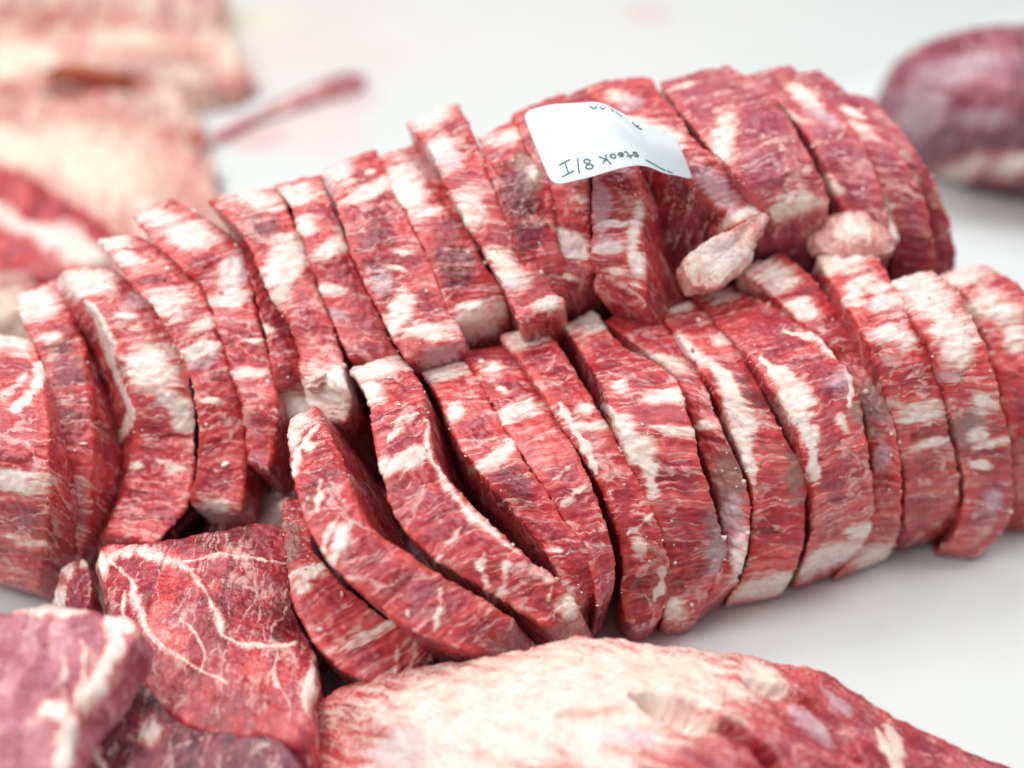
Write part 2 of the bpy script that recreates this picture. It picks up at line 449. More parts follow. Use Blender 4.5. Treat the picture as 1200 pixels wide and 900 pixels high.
def meat_material(name, stops, fatA=(.84, .73, .65), fatB=(.80, .54, .48), marb=1.0, streak=1.0, rough=0.27, grain=1.0, sss=0.22, bump=1.0, silk=0.22, fatstreak=1.0):
    mat = bpy.data.materials.new(name); mat.use_nodes = True
    N = NT(mat)
    p = N.attr('puv', True)
    fat, brown, sil, deep, side = (N.attr(k) for k in ('fat', 'brown', 'sil', 'deep', 'side'))
    wcol = N.noise(p, 1.1, 3, color=True)
    wv = N.vm('SUBTRACT', wcol, (.5, .5, .5))
    pw = N.vm('ADD', p, N.vm('MULTIPLY', wv, (.62, .6, 0)))
    # muscle fibres lie across the narrow face; the broad face shows their cut ends
    fib_f = N.noise(N.vm('MULTIPLY', pw, (5.6*grain, .26*grain, 1)), 1, 5, .62)
    med_f = N.noise(N.vm('MULTIPLY', pw, (2.4, .30, 1)), 1, 3, .55)
    fib_s = N.noise(N.vm('MULTIPLY', pw, (7*grain, 7*grain, 1)), 1, 4, .7)
    med_s = N.noise(N.vm('MULTIPLY', pw, (1.5, 1.2, 1)), 1, 4, .6)
    lerp = lambda a, b: N.m('ADD', N.m('MULTIPLY', a, N.m('SUBTRACT', 1.0, side)), N.m('MULTIPLY', b, side))
    fib, med = lerp(fib_f, fib_s), lerp(med_f, med_s)
    low = N.noise(p, .5, 2)
    # bundles of muscle, long across the narrow face, parted by thin pale sheaths
    vs_ = N.n('ShaderNodeVectorMath', operation='MULTIPLY'); N.put(vs_.inputs[0], pw); vs_.inputs[1].default_value = (1.5, .24, 1)
    wv2 = N.vm('MULTIPLY', N.vm('SUBTRACT', N.noise(p, 2.6, 3, color=True), (.5, .5, .5)), (.42, .16, 0))
    vv = N.vm('ADD', vs_.outputs[0], wv2)
    def voro(vec, feat):
        nd = N.n('ShaderNodeTexVoronoi', feature=feat); N.put(nd.inputs['Vector'], vec); nd.inputs['Scale'].default_value = 1.0
        return nd
    cell = N.n('ShaderNodeSeparateColor'); N.put(cell.inputs[0], voro(vv, 'F1').outputs['Color'])
    tone = cell.outputs[0]
    t = N.m('ADD', N.m('ADD', N.m('MULTIPLY', fib, .50), N.m('MULTIPLY', med, .36)), N.m('SUBTRACT', N.m('MULTIPLY', low, .36), .055))
    t = N.m('ADD', N.m('SUBTRACT', t, .06), N.m('MULTIPLY', N.m('SUBTRACT', tone, .5), .17))
    t = N.m('SUBTRACT', t, N.m('MULTIPLY', N.step(N.m('ADD', deep, N.m('MULTIPLY', N.m('SUBTRACT', N.noise(p, 1.2, 3), .5), 1.2)), -.3, .5), .16))  # deep patches: darker meat, on some pieces with shade painted in
    eg = N.attr('edge')
    t = N.m('ADD', t, N.m('MULTIPLY', eg, .035))
    col = N.ramp(t, stops)
    col = N.mix(N.m('MULTIPLY', eg, .55), col, (.62, .055, .045))
    mauve = N.m('MULTIPLY', N.step(N.m('ADD', N.noise(N.vm('ADD', p, (70, 5, 0)), .9, 4, .6), N.m('MULTIPLY', cell.outputs[1], .18)), .50, .74), N.m('SUBTRACT', .60, N.m('MULTIPLY', eg, .5)))
    col = N.mix(mauve, col, N.mix(fib, (.15, .010, .028), (.44, .075, .125)))
    patch = N.noise(p, .9, 2)
    def sheath(vec, wd, pa, pb, soft):
        d = voro(vec, 'DISTANCE_TO_EDGE').outputs['Distance']
        w_ = N.m('MULTIPLY', N.step(N.m('ADD', patch, N.m('MULTIPLY', N.m('SUBTRACT', fib, .5), .35)), pa, pb), wd)
        return N.m('SUBTRACT', 1.0, N.m('DIVIDE', d, N.m('ADD', w_, .002), clamp=True), clamp=True)
    v1 = sheath(vv, .11*marb, .50, .68, 1)
    v2 = sheath(N.vm('ADD', N.vm('MULTIPLY', vv, (2.3, 1.7, 1)), (13, 5, 2)), .10*marb, .54, .72, 1)
    v3 = sheath(N.vm('ADD', N.vm('MULTIPLY', vv, (.62, .62, 1)), (41, 25, 2)), .038*marb, .34, .60, 1)
    lines = N.m('MAXIMUM', N.m('MAXIMUM', v1, N.m('MULTIPLY', v2, .35)), v3)
    lines = N.m('POWER', lines, .7)
    lines = N.m('MULTIPLY', lines, N.step(N.noise(pw, 3.5, 4, .6), .30, .58))
    stk = N.m('MULTIPLY', N.step(fib, .53, .66), N.step(N.noise(N.vm('ADD', p, (9, 3, 0)), 1.0, 3), .52, .66))
    stk = N.m('MULTIPLY', stk, .72*streak)
    # fat patches, their borders drawn out along the fibres
    edge = N.m('ADD', N.m('MULTIPLY', N.m('SUBTRACT', N.noise(N.vm('MULTIPLY', pw, (3.2, .62, 1)), 1, 5, .60), .5), 1.9), N.m('MULTIPLY', N.m('SUBTRACT', fib, .5), 1.2))
    ff = N.m('ADD', fat, edge)
    fm = N.m('MULTIPLY', N.step(ff, -.34, .42), N.m('SUBTRACT', 1.0, N.m('MULTIPLY', N.step(N.noise(N.vm('MULTIPLY', N.vm('ADD', pw, (17, 3, 0)), (4.2, .55, 1)), 1, 4, .6), .50, .72), N.m('SUBTRACT', .85*fatstreak, N.m('MULTIPLY', N.step(fat, .25, .7), .55*fatstreak)))))
    halo = N.step(ff, -.8, .1)
    fatcol = N.mix(N.step(N.noise(pw, 1.5, 4, .6), .46, .72), fatA, fatB)
    fatcol = N.mix(N.m('MULTIPLY', N.step(N.noise(N.vm('MULTIPLY', pw, (4, 1.2, 1)), 1, 4, .65), .50, .72), .60), fatcol, (.74, .34, .31))
    col = N.mix(N.m('MULTIPLY', halo, .55), col, (.66, .085, .065))
    col = N.mix(N.m('MULTIPLY', lines, .80), col, (.78, .47, .42))
    col = N.mix(stk, col, (.74, .36, .34))
    # oxidised grey-brown rind and shiny silverskin
    bm = N.step(N.m('ADD', brown, edge), -.2, .5)
    col = N.mix(N.m('MULTIPLY', bm, .75), col, N.mix(N.noise(pw, 3, 4), (.16, .075, .06), (.42, .31, .28)))
    col = N.mix(fm, col, fatcol)
    sm = N.step(N.m('ADD', sil, edge), -.2, .5)
    col = N.mix(N.m('MULTIPLY', sm, .50), col, N.mix(N.noise(N.vm('MULTIPLY', pw, (1.5, 4, 1)), 1, 4), (.55, .38, .42), (.76, .67, .69)))
    # thin film of fat smear left by the saw on the cut faces
    film = N.m('MULTIPLY', N.step(N.noise(N.vm('ADD', p, (4, 40, 0)), .9, 5, .65), .56, .74), silk)
    col = N.mix(film, col, (.66, .36, .37))
    bs = N.n('ShaderNodeBsdfPrincipled')
    N.put(bs.inputs['Base Color'], col)
    rg = N.m('ADD', rough-.06, N.m('MULTIPLY', N.m('SUBTRACT', N.noise(p, 6, 4), .5), .25))
    rg = N.m('ADD', rg, N.m('MULTIPLY', N.step(N.noise(N.vm('ADD', p, (3, 90, 0)), 1.2, 3), .42, .62), .16))
    rg = N.m('ADD', rg, N.m('MULTIPLY', fm, .04)); rg = N.m('SUBTRACT', rg, N.m('MULTIPLY', sm, .12))
    N.put(bs.inputs['Roughness'], rg)
    bs.inputs['Specular IOR Level'].default_value = .38
    bs.inputs['Subsurface Weight'].default_value = sss
    bs.inputs['Subsurface Radius'].default_value = (1.0, .32, .22)
    bs.inputs['Subsurface Scale'].default_value = .0035
    h = N.m('ADD', N.m('MULTIPLY', fib, .9), N.m('MULTIPLY', N.noise(p, 14, 4, .6), .22))
    h = N.m('SUBTRACT', h, N.m('MULTIPLY', v3, .25)); h = N.m('ADD', h, N.m('MULTIPLY', med, .5))
    bp = N.n('ShaderNodeBump'); bp.inputs['Strength'].default_value = .30*bump; bp.inputs['Distance'].default_value = .0012
    N.put(bp.inputs['Height'], h)
    N.put(bs.inputs['Normal'], bp.outputs[0])
    bs.inputs['Coat Weight'].default_value = .28; bs.inputs['Coat Roughness'].default_value = .12
    bp2 = N.n('ShaderNodeBump'); bp2.inputs['Strength'].default_value = .32*bump; bp2.inputs['Distance'].default_value = .0009
    N.put(bp2.inputs['Height'], N.m('ADD', N.noise(p, 9, 4, .65), N.m('MULTIPLY', fib, .3))); N.put(bs.inputs['Coat Normal'], bp2.outputs[0])
    out = N.n('ShaderNodeOutputMaterial'); N.put(out.inputs[0], bs.outputs[0])
    return mat

RED = [(.24, (.09, .006, .010)), (.36, (.23, .013, .020)), (.46, (.42, .028, .038)), (.55, (.60, .070, .072)), (.63, (.69, .155, .145)), (.76, (.77, .37, .33))]
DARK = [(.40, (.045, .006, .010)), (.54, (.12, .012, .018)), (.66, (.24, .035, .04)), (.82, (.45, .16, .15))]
PURP = [(.36, (.24, .025, .05)), (.47, (.42, .065, .095)), (.58, (.54, .17, .20)), (.74, (.68, .40, .43))]
DUSK = [(.36, (.10, .015, .035)), (.47, (.22, .035, .065)), (.60, (.34, .09, .13)), (.78, (.52, .28, .34))]
PALE = [(.35, (.60, .27, .24)), (.50, (.76, .47, .42)), (.65, (.84, .63, .56)), (.8, (.88, .74, .66))]
ROSE = [(.22, (.07, .008, .016)), (.38, (.30, .03, .055)), (.52, (.46, .09, .12)), (.64, (.56, .19, .21)), (.80, (.70, .42, .42))]
BEEF = meat_material('beef', RED)
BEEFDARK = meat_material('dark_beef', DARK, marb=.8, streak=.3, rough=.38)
PURPLE = meat_material('membrane_beef', PURP, marb=.5, streak=.8, rough=.28, silk=.4)
DUSKY = meat_material('dusky_beef', DUSK, marb=.4, streak=.6, rough=.28, silk=.4)
MAUVE = [(.36, (.30, .05, .085)), (.47, (.46, .13, .17)), (.58, (.58, .25, .28)), (.74, (.70, .46, .47))]
PEACH = [(.26, (.36, .06, .03)), (.40, (.58, .28, .23)), (.50, (.72, .52, .42)), (.62, (.77, .65, .53)), (.8, (.78, .71, .50))]
MAUVEM = meat_material('mauve_beef', MAUVE, marb=.45, streak=.5, rough=.3, silk=.3)
PEACHM = meat_material('peach_fat', PEACH, fatA=(.78, .71, .57), fatB=(.76, .56, .48), marb=.15, streak=.05, rough=.5, fatstreak=.1, bump=.5)
SMOOTH = [(.26, (.12, .008, .016)), (.40, (.30, .022, .035)), (.52, (.46, .055, .065)), (.64, (.60, .16, .17)), (.80, (.72, .38, .39))]
SMOOTHM = meat_material('smooth_beef', SMOOTH, fatA=(.80, .66, .57), fatB=(.80, .52, .44), marb=.35, streak=.5, rough=.24, silk=.45, bump=.6, fatstreak=.35)
RIB = meat_material('rib_beef', RED, marb=.05, streak=.1, rough=.3, silk=.05)
ROSEM = meat_material('rosy_beef', ROSE, marb=.9, streak=.5, rough=.36, silk=.4)
FAT = meat_material('fat', PALE, fatA=(.87, .75, .66), fatB=(.80, .55, .48), marb=.4, streak=.25, rough=.4, sss=.25, fatstreak=.3)

def plain(name, col, rough=.5, spec=.5):
    m = bpy.data.materials.new(name); m.use_nodes = True
    b = m.node_tree.nodes['Principled BSDF']
    b.inputs['Base Color'].default_value = (*col, 1); b.inputs['Roughness'].default_value = rough
    b.inputs['Specular IOR Level'].default_value = spec
    return m
# ------------------------------------------------------------------ the slices of the rear row, left to right
REAR = 'beef slices standing in the rear row'
FRONT = 'beef slices leaning in the front row'
def S(group, label, st, **kw):
    d = dict(depth=.11, dy=.5, fill=1.0, dx=.16) if group == REAR else dict(depth=.09, dy=.5)
    d.update(kw)
    mat = d.pop('mat', BEEF); spec = {k: d.pop(k) for k in list(d) if k in ('f', 'l', 's', 'b', 'd', 'c', 'bl')}
    o = make_slice('beef_slice', st, mat, spec, **d)
    tag(o, label, 'beef slice', group); return o

S(REAR, 'leftmost red beef slice, cut off by the left edge of the picture',
  [(-42,388,42,398,.1),(-46,450,52,452,.1),(-42,540,57,545,.085),(-45,620,52,632,.05),(-40,668,44,692,.018)],
  f=[(12,400,42,20),(25,562,45,18,0,.8),(30,635,35,8,10,.6)], l=[([(50,425),(40,455),(20,478)],7),([(0,470),(30,440)],4)])
S(REAR, 'narrow dark red beef slice with a white top, second from the left edge',
  [(15,342,66,324,.108),(28,382,80,362,.106),(48,425,98,412,.1),(56,480,107,475,.09),(58,540,107,540,.075),(58,600,105,605,.05),(66,655,94,668,.022)],
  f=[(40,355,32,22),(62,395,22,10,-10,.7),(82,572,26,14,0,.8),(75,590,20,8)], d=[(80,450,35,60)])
S(REAR, 'thick slice showing its pale cut face, with a large white fat patch',
  [(72,318,130,309,.118),(92,345,160,332,.118),(115,368,188,362,.115),(138,415,212,405,.104),(152,460,226,455,.092),(158,510,231,510,.075),(150,560,226,565,.06),(135,600,208,608,.05),(122,626,178,640,.045)],
  dx=-.50, dy=.42, depth=.09, c=30, f=[(100,330,40,18),(178,428,34,30,30),(205,470,26,14,30),(216,492,16,20),(162,549,7,6),(160,383,8,4),(150,368,12,5)],
  l=[([(100,352),(122,395),(140,440),(150,480),(142,520)],6),([(185,540),(215,552)],4)], s=[(165,350,22,12)])
S(REAR, 'slice with a dark step near the top and a white fat foot',
  [(112,278,160,271,.128),(135,312,196,300,.128),(168,345,232,328,.124),(198,395,250,380,.113),(222,440,268,430,.1),(231,495,284,480,.085),(229,545,288,535,.07),(218,590,282,600,.055)],
  f=[(130,280,30,13),(152,304,30,16,20,.75),(198,352,26,18,20,.9),(240,380,28,8,-25),(238,412,32,9,-10),(245,465,18,5,10,.8),(250,602,40,16)], d=[(180,328,22,12)], s=[(232,425,20,8)])
S(REAR, 'slice with a broad white fat cap behind the stepped slice',
  [(150,247,200,230,.133),(176,278,243,256,.133),(210,312,277,280,.13),(236,338,289,325,.122),(252,380,304,380,.112),(268,430,319,430,.1),(283,475,325,480,.09),(288,520,320,525,.075),(290,545,314,552,.07)],
  f=[(222,275,34,18,10),(185,252,40,14,10,.8),(270,325,14,28,10),(262,352,34,8,-10),(292,440,18,6),(300,400,16,4,0,.7)], s=[(272,320,16,30)])
S(REAR, 'thin dark red slice squeezed between two lighter ones above a pale fat piece',
  [(274,262,292,258,.128),(290,318,308,303,.124),(303,365,328,350,.115),(316,415,347,400,.105),(322,452,357,440,.095),(322,470,360,465,.085),(330,490,368,486,.08)],
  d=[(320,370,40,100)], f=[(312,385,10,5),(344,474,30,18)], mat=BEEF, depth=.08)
S(REAR, 'beef slice with a red triangle beside a broad white fat band',
  [(240,234,318,217,.143),(266,255,332,240,.143),(292,290,352,275,.137),(313,340,368,320,.127),(335,375,385,370,.117),(348,410,398,412,.107),(352,440,406,450,.102),(360,472,411,478,.092),(376,492,406,494,.088)],
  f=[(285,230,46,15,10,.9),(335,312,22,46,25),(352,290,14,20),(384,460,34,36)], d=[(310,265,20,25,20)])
S(REAR, 'beef slice with a pale mottled top and a slanting white fat seam',
  [(318,214,376,204,.147),(340,245,390,240,.146),(355,290,406,283,.138),(370,330,424,328,.128),(388,375,447,376,.117),(405,422,470,418,.107)],
  f=[(345,228,30,16,0,.9),(388,292,28,11,-28),(388,340,20,8,-5),(360,262,14,10)], s=[(405,262,14,16),(395,370,18,8)])
S(REAR, 'long beef slice with one white fat band near the top and a white foot',
  [(380,195,436,173,.153),(392,236,460,212,.151),(406,283,484,265,.143),(426,331,508,316,.132),(450,377,528,360,.122),(475,422,547,403,.112)],
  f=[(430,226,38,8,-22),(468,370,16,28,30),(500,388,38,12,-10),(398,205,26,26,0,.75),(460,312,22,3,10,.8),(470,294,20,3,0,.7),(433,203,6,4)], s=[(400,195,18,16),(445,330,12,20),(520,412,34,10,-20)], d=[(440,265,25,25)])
S(REAR, 'dark red beef slice with a mottled white top, half behind its neighbour',
  [(443,182,497,164,.153),(461,222,520,210,.151),(484,268,545,262,.143),(506,318,573,315,.132),(530,378,598,358,.118)],
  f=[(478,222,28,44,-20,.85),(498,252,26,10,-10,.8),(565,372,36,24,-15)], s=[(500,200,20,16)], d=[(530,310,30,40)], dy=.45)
S(REAR, 'tall narrow beef slice with a folded pale top and two white fat patches',
  [(472,142,535,120,.168),(499,170,552,152,.168),(522,215,577,215,.158),(552,270,607,275,.145),(582,325,637,322,.133),(608,380,664,358,.122)],
  f=[(505,138,38,20,-10,.9),(518,182,26,24,0,.85),(552,245,22,32,30),(588,308,26,16,25),(600,325,22,14,20),(640,362,20,10)], s=[(525,190,22,16),(600,335,14,10)], dx=.12)
S(REAR, 'brownish beef slice standing in the dark gap left of the white label',
  [(560,160,624,124,.168),(572,200,642,188,.162),(588,250,647,240,.153),(606,300,655,292,.14),(632,352,672,338,.122)],
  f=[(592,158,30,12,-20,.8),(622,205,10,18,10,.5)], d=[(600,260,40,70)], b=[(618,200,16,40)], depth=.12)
S(REAR, 'short beef slice with pale wavy bands under the lower left corner of the label',
  [(602,134,664,107,.168),(610,158,668,142,.168),(620,180,680,172,.165),(636,215,691,212,.157),(639,265,692,262,.146),(645,310,697,312,.133),(662,342,690,335,.122)],
  f=[(665,280,24,10,15),(668,297,26,8,15,.9),(677,228,9,5),(660,325,20,5,15,.8)], s=[(660,290,22,10)], depth=.13)
S(REAR, 'beef slice with violet silverskin hanging straight below the middle of the label',
  [(656,112,716,93,.173),(664,142,722,126,.173),(676,170,735,160,.171),(692,205,748,200,.166),(693,255,752,250,.153),(692,300,754,300,.14),(696,345,756,360,.122)],
  f=[(745,285,9,50),(720,262,22,6,0,.8),(715,290,30,8,-10,.8),(720,318,18,8,0,.7)], s=[(702,245,12,42),(712,285,20,10)], dx=.42, dy=.4, depth=.13)
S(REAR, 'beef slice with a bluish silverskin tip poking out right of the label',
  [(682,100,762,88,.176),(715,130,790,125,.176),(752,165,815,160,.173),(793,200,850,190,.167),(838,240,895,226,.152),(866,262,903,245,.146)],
  f=[(770,158,34,11,25),(868,248,26,7,-35),(885,250,12,16),(728,112,22,8,10,.7)], s=[(842,222,34,15,42),(740,120,16,10)], d=[(800,270,60,60)], dx=-.16, dy=.2, depth=.12)  # d: dark meat plus the shade of the hollow, painted into the colour
S(REAR, 'broad beef slice right of the label with a pale diamond of fat',
  [(770,95,850,75,.177),(797,130,895,105,.177),(834,175,932,150,.171),(870,215,958,195,.161),(895,248,972,238,.147)],
  f=[(850,162,15,34,5),(935,238,34,14,0,.95),(915,245,12,12),(800,100,30,5,-10,.5)], mat=ROSEM, depth=.16, dy=.35)
S(REAR, 'beef slice with long slanting fat streaks behind the slice with the pale diamond',
  [(862,88,925,72,.175),(912,118,968,110,.172),(950,165,1006,160,.163),(972,212,1030,212,.15),(992,258,1045,262,.135)],
  f=[(945,112,30,8,38),(915,128,34,6,22),(975,215,10,30,-30,.7)], s=[(965,135,24,9,30)], d=[(985,215,12,35,-20)], mat=ROSEM, depth=.16, dy=.35)
S(REAR, 'dark rosy beef slice, second from the right end of the rear row',
  [(925,86,958,80,.168),(966,120,1012,122,.166),(1004,165,1052,172,.157),(1030,220,1080,228,.142),(1044,268,1092,275,.125),(1050,300,1098,305,.11)],
  f=[(1012,152,22,9,25,.9),(1035,255,11,28,10),(1000,130,14,5,30)], depth=.16, dy=.35, mat=ROSEM)
S(REAR, 'dark rosy beef slice at the right end of the rear row',
  [(985,108,1020,112,.158),(1020,150,1060,158,.152),(1052,195,1090,205,.14),(1078,240,1108,248,.125),(1090,285,1120,290,.108),(1094,310,1120,315,.095)],
  f=[(1058,182,16,8,20,.9),(1070,215,10,12)], depth=.16, dy=.3, mat=ROSEM)

# ------------------------------------------------------------------ the front row, left to right
S(FRONT, 'lowest curved beef slice, lying left under the bent slices above the fatty roast',
  [(330,588,352,582,.064),(333,640,368,638,.067),(340,695,386,664,.068),(358,742,430,704,.062),(395,782,478,735,.055),(440,803,505,755,.048),(492,808,518,765,.042)],
  f=[(362,672,26,10,-15),(352,690,12,10),(440,742,34,6,-25)], l=[([(490,750),(482,800)],3),([(470,755),(462,795)],2)], b=[(340,640,14,30)], depth=.06)
S(FRONT, 'strongly bent slice with a pointed pale top and white seam across its middle',
  [(335,490,370,470,.1),(338,545,396,522,.102),(350,605,418,578,.1),(378,655,442,618,.093),(425,700,497,658,.083),(485,742,556,692,.072),(550,766,604,724,.06)],
  f=[(350,488,20,12),(345,510,12,20),(368,520,8,6)], l=[([(372,498),(350,535),(340,560)],5),([(414,612),(402,640),(386,668)],8),([(400,605),(375,650)],4),([(522,685),(508,738)],2.5),([(380,560),(372,600)],3)],
  dx=.32, dy=.35, depth=.05)
S(FRONT, 'longest bent slice with a blunt pale top and fat curl at its tip',
  [(406,432,468,414,.106),(426,465,493,446,.107),(436,520,502,490,.106),(450,580,517,540,.1),(480,630,552,590,.09),(535,672,612,645,.078),(590,705,662,685,.066),(640,738,682,714,.056)],
  f=[(440,432,48,16,-10),(428,462,22,14),(668,712,12,15)], l=[([(440,556),(470,545),(495,532)],9),([(455,520),(470,498),(490,488)],4),([(498,495),(506,540),(530,580),(570,620),(610,650)],4),([(540,618),(510,662)],3),([(566,650),(562,672),(572,705)],3.5),([(592,660),(586,690),(576,710)],4),([(620,670),(640,680),(645,700)],3)],
  dx=.22, dy=.4, depth=.055, c=30)
S(FRONT, 'beef slice with an orange tinged fat end just right of the longest bent slice',
  [(492,432,545,420,.1),(512,470,572,462,.1),(535,520,596,505,.095),(568,565,626,553,.088),(605,605,660,608,.076),(648,660,695,653,.063),(672,716,708,690,.045)],
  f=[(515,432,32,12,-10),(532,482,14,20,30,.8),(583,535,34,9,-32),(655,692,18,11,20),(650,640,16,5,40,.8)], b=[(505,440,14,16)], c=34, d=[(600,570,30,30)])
S(FRONT, 'slice crossed by a wide white band, below a rear slice with white foot',
  [(540,412,600,402,.1),(560,450,626,438,.1),(590,500,652,484,.095),(622,555,682,538,.088),(655,605,706,595,.075),(690,665,723,650,.06),(700,716,722,690,.045)],
  f=[(612,486,32,9,-28),(575,430,20,8,-10,.8),(590,455,14,6,40,.8)], l=[([(645,565),(672,548)],2),([(660,590),(690,570)],2.5)], c=30)
S(FRONT, 'narrow beef slice with a pale top below the tall narrow rear slice',
  [(585,392,640,382,.105),(612,432,667,416,.105),(642,477,692,460,.1),(674,525,724,513,.09),(707,580,757,575,.076),(727,640,780,640,.058),(728,710,786,690,.032),(742,738,772,730,.02)],
  f=[(618,396,34,14,-8),(690,500,28,7,0),(690,478,10,12,0,.8),(745,640,8,12)], l=[([(660,470),(700,555)],5),([(735,625),(765,605)],3),([(765,705),(775,665)],5)], c=26)
S(FRONT, 'wide slice with a cream seam, in the middle of the front row',
  [(655,380,700,362,.106),(680,415,726,398,.107),(700,452,792,440,.106),(715,497,814,495,.098),(735,545,827,545,.085),(765,610,844,605,.065),(778,670,852,655,.042),(774,735,816,732,.012)],
  f=[(688,378,34,14,-10),(778,464,26,9,8),(722,455,14,8),(795,505,34,5,5),(790,715,16,16)], l=[([(708,480),(740,515),(758,545),(764,580)],13)], b=[(842,632,18,40)], s=[(838,650,14,30)], c=26)
S(FRONT, 'beef slice tucked behind the wide seamed slice, grey brown towards its foot',
  [(702,374,762,362,.106),(747,405,792,395,.106),(787,440,827,452,.1),(810,490,852,510,.09),(830,550,874,560,.074),(844,610,880,615,.056),(846,660,870,665,.04),(816,722,862,690,.016)],
  f=[(778,424,34,10,25),(830,500,14,6),(866,655,12,30,10)], b=[(852,570,24,45)], s=[(860,620,14,40)], mat=BEEF)
S(FRONT, 'slice with a cream seam and white foot beside the big seamed slice',
  [(770,362,822,345,.109),(800,410,864,400,.109),(835,460,897,460,.1),(858,507,924,512,.088),(876,565,946,558,.072),(880,625,946,622,.05),(868,675,932,670,.03),(850,705,915,692,.012)],
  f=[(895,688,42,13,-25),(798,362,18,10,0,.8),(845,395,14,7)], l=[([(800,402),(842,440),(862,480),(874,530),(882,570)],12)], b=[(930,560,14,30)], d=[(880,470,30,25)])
S(FRONT, 'big beef slice with a long white fat seam bowing down its left side',
  [(810,345,872,330,.11),(845,387,932,368,.113),(885,432,978,410,.11),(918,482,1006,453,.1),(942,542,1020,515,.083),(952,602,1026,575,.06),(942,652,1016,630,.035),(932,684,986,665,.01)],
  f=[(845,345,26,10,0,.8),(988,492,8,10),(968,652,44,11,-28),(1003,622,20,12,-20)], l=[([(890,418),(925,450),(945,500),(956,555)],12),([(922,386),(965,398),(990,430),(998,470)],5)], s=[(985,445,18,16),(975,655,20,6,-25)], b=[(1010,480,12,20)])
S(FRONT, 'beef slice with a dry grey brown patch, half hidden behind the big seamed slice',
  [(870,322,916,290,.122),(905,347,962,330,.118),(945,387,988,375,.112),(980,422,1022,430,.102),(1005,472,1044,480,.09),(1018,532,1055,540,.07),(1022,592,1058,600,.045),(1002,645,1050,638,.02),(972,678,1040,650,.008)],
  f=[(905,318,34,20,20,.9),(945,362,28,14,20,.8),(1028,648,32,11,-22)], b=[(1020,478,30,34)], s=[(905,340,16,12),(1032,530,12,20)])
S(FRONT, 'slice with a peach fat top and crumbly pink lumps, third from right',
  [(955,300,1020,285,.123),(978,342,1046,323,.124),(1005,387,1074,368,.12),(1028,437,1094,423,.107),(1045,492,1112,485,.086),(1056,552,1123,545,.06),(1060,606,1126,592,.035),(1066,634,1118,618,.015)],
  f=[(1045,360,34,30,0,.62),(1000,345,22,22,0,.6),(988,302,36,18,-10),(1030,340,20,12,0,.8),(1044,396,30,15,0,.9),(1078,480,34,13,-8),(1090,518,30,6,-20),(1015,330,16,8)], s=[(1030,360,22,8,10)], depth=.07)
S(FRONT, 'slice with a large pale top, second from the right in the front row',
  [(1038,328,1094,312,.123),(1062,364,1127,347,.123),(1088,407,1152,398,.115),(1108,462,1172,460,.097),(1122,522,1185,520,.071),(1128,577,1190,574,.045),(1118,622,1182,616,.025),(1098,644,1150,650,.008)],
  f=[(1090,352,44,34,20,.8),(1122,405,32,34,0,.7),(1150,470,26,30,0,.5),(1066,328,34,14),(1095,352,26,14,20,.8),(1112,382,30,26,20,.8),(1150,508,12,9),(1165,520,24,7,-10,.8),(1150,545,12,5)], b=[(1135,500,24,24)], s=[(1110,440,20,10),(1165,590,14,18)], depth=.07)
S(FRONT, 'beef slice cut off by the right edge, with a dark shaded left face',
  [(1102,320,1152,308,.112),(1132,350,1202,335,.112),(1154,395,1242,390,.1),(1172,450,1252,450,.085),(1185,520,1262,520,.06),(1190,575,1262,570,.03),(1195,612,1257,612,.01)],
  f=[(1125,322,30,14,0),(1160,362,38,20,20,.9),(1190,395,18,20,0,.8)], dx=-.35, dy=.4, depth=.07)
# ------------------------------------------------------------------ lumps of fat that belong to a slice
def of(words):
    return next(o for o in COL.objects if 'label' in o and words in o['label'])
def fatcap(words, *a, **k):
    k.setdefault('amp', .6); k.setdefault('freq', 1.8); k.setdefault('sq', 2.4)
    k.setdefault('fat', .25); return make_lump('fat_lump', *a, FAT, parent=of(words), **k)
fatcap('longest bent', 372, 448, .1, 13, 9, .006, ang=-25)
def fatend(words, st, spec, **k):
    w = of(words); SMO = dict(c=0); SMO.update(spec)
    o = make_slice('fat_lump', st, FAT, SMO, depth=k.get('depth', .04), dx=k.get('dx', 0), dy=k.get('dy', .45), r=.0018, bulge=.001, fill=1.0, re=.0035, rough=1.5)
    o.parent = w; o.location = tuple(np.array(o['_b'])-np.array(w['_b']))
def fatflap(words, outline, spec, t=.018, tdir=(0, .75, -.66)):
    w = of(words)
    o = make_slab('fat_lump', outline, t, FAT, spec, dome=.002, nth=260, nr=40, rr=.0025, tdir=tdir, ragged=1.6)
    o.parent = w; o.location = tuple(np.array(o['_b'])-np.array(w['_b']))
fatflap('bluish silverskin tip', [(800, 306, .138), (822, 286, .144), (858, 270, .148), (892, 250, .149), (897, 262, .146), (880, 290, .14), (862, 316, .134), (840, 334, .129), (812, 335, .129), (801, 324, .133)], dict(f=[(840, 300, 50, 34)], s=[(850, 290, 34, 16, -25)], lump=.7))
fatflap('peach fat top', [(956, 288, .128), (962, 266, .134), (988, 252, .138), (1018, 254, .137), (1040, 268, .133), (1054, 290, .127), (1030, 302, .124), (985, 304, .124)], dict(f=[(1000, 272, 44, 24, 0, .55)], lump=1.2))
fatend('second from the right end of the rear row', [(1030, 244, 1046, 238, .133), (1034, 262, 1052, 258, .129), (1040, 284, 1054, 282, .124)], dict(f=[(1042, 262, 12, 26)]), depth=.02)
fatend('dry grey brown patch', [(862, 322, 888, 300, .12), (880, 334, 915, 312, .118), (905, 345, 930, 326, .115)], dict(f=[(895, 322, 30, 14, 20, .6)]), depth=.03)

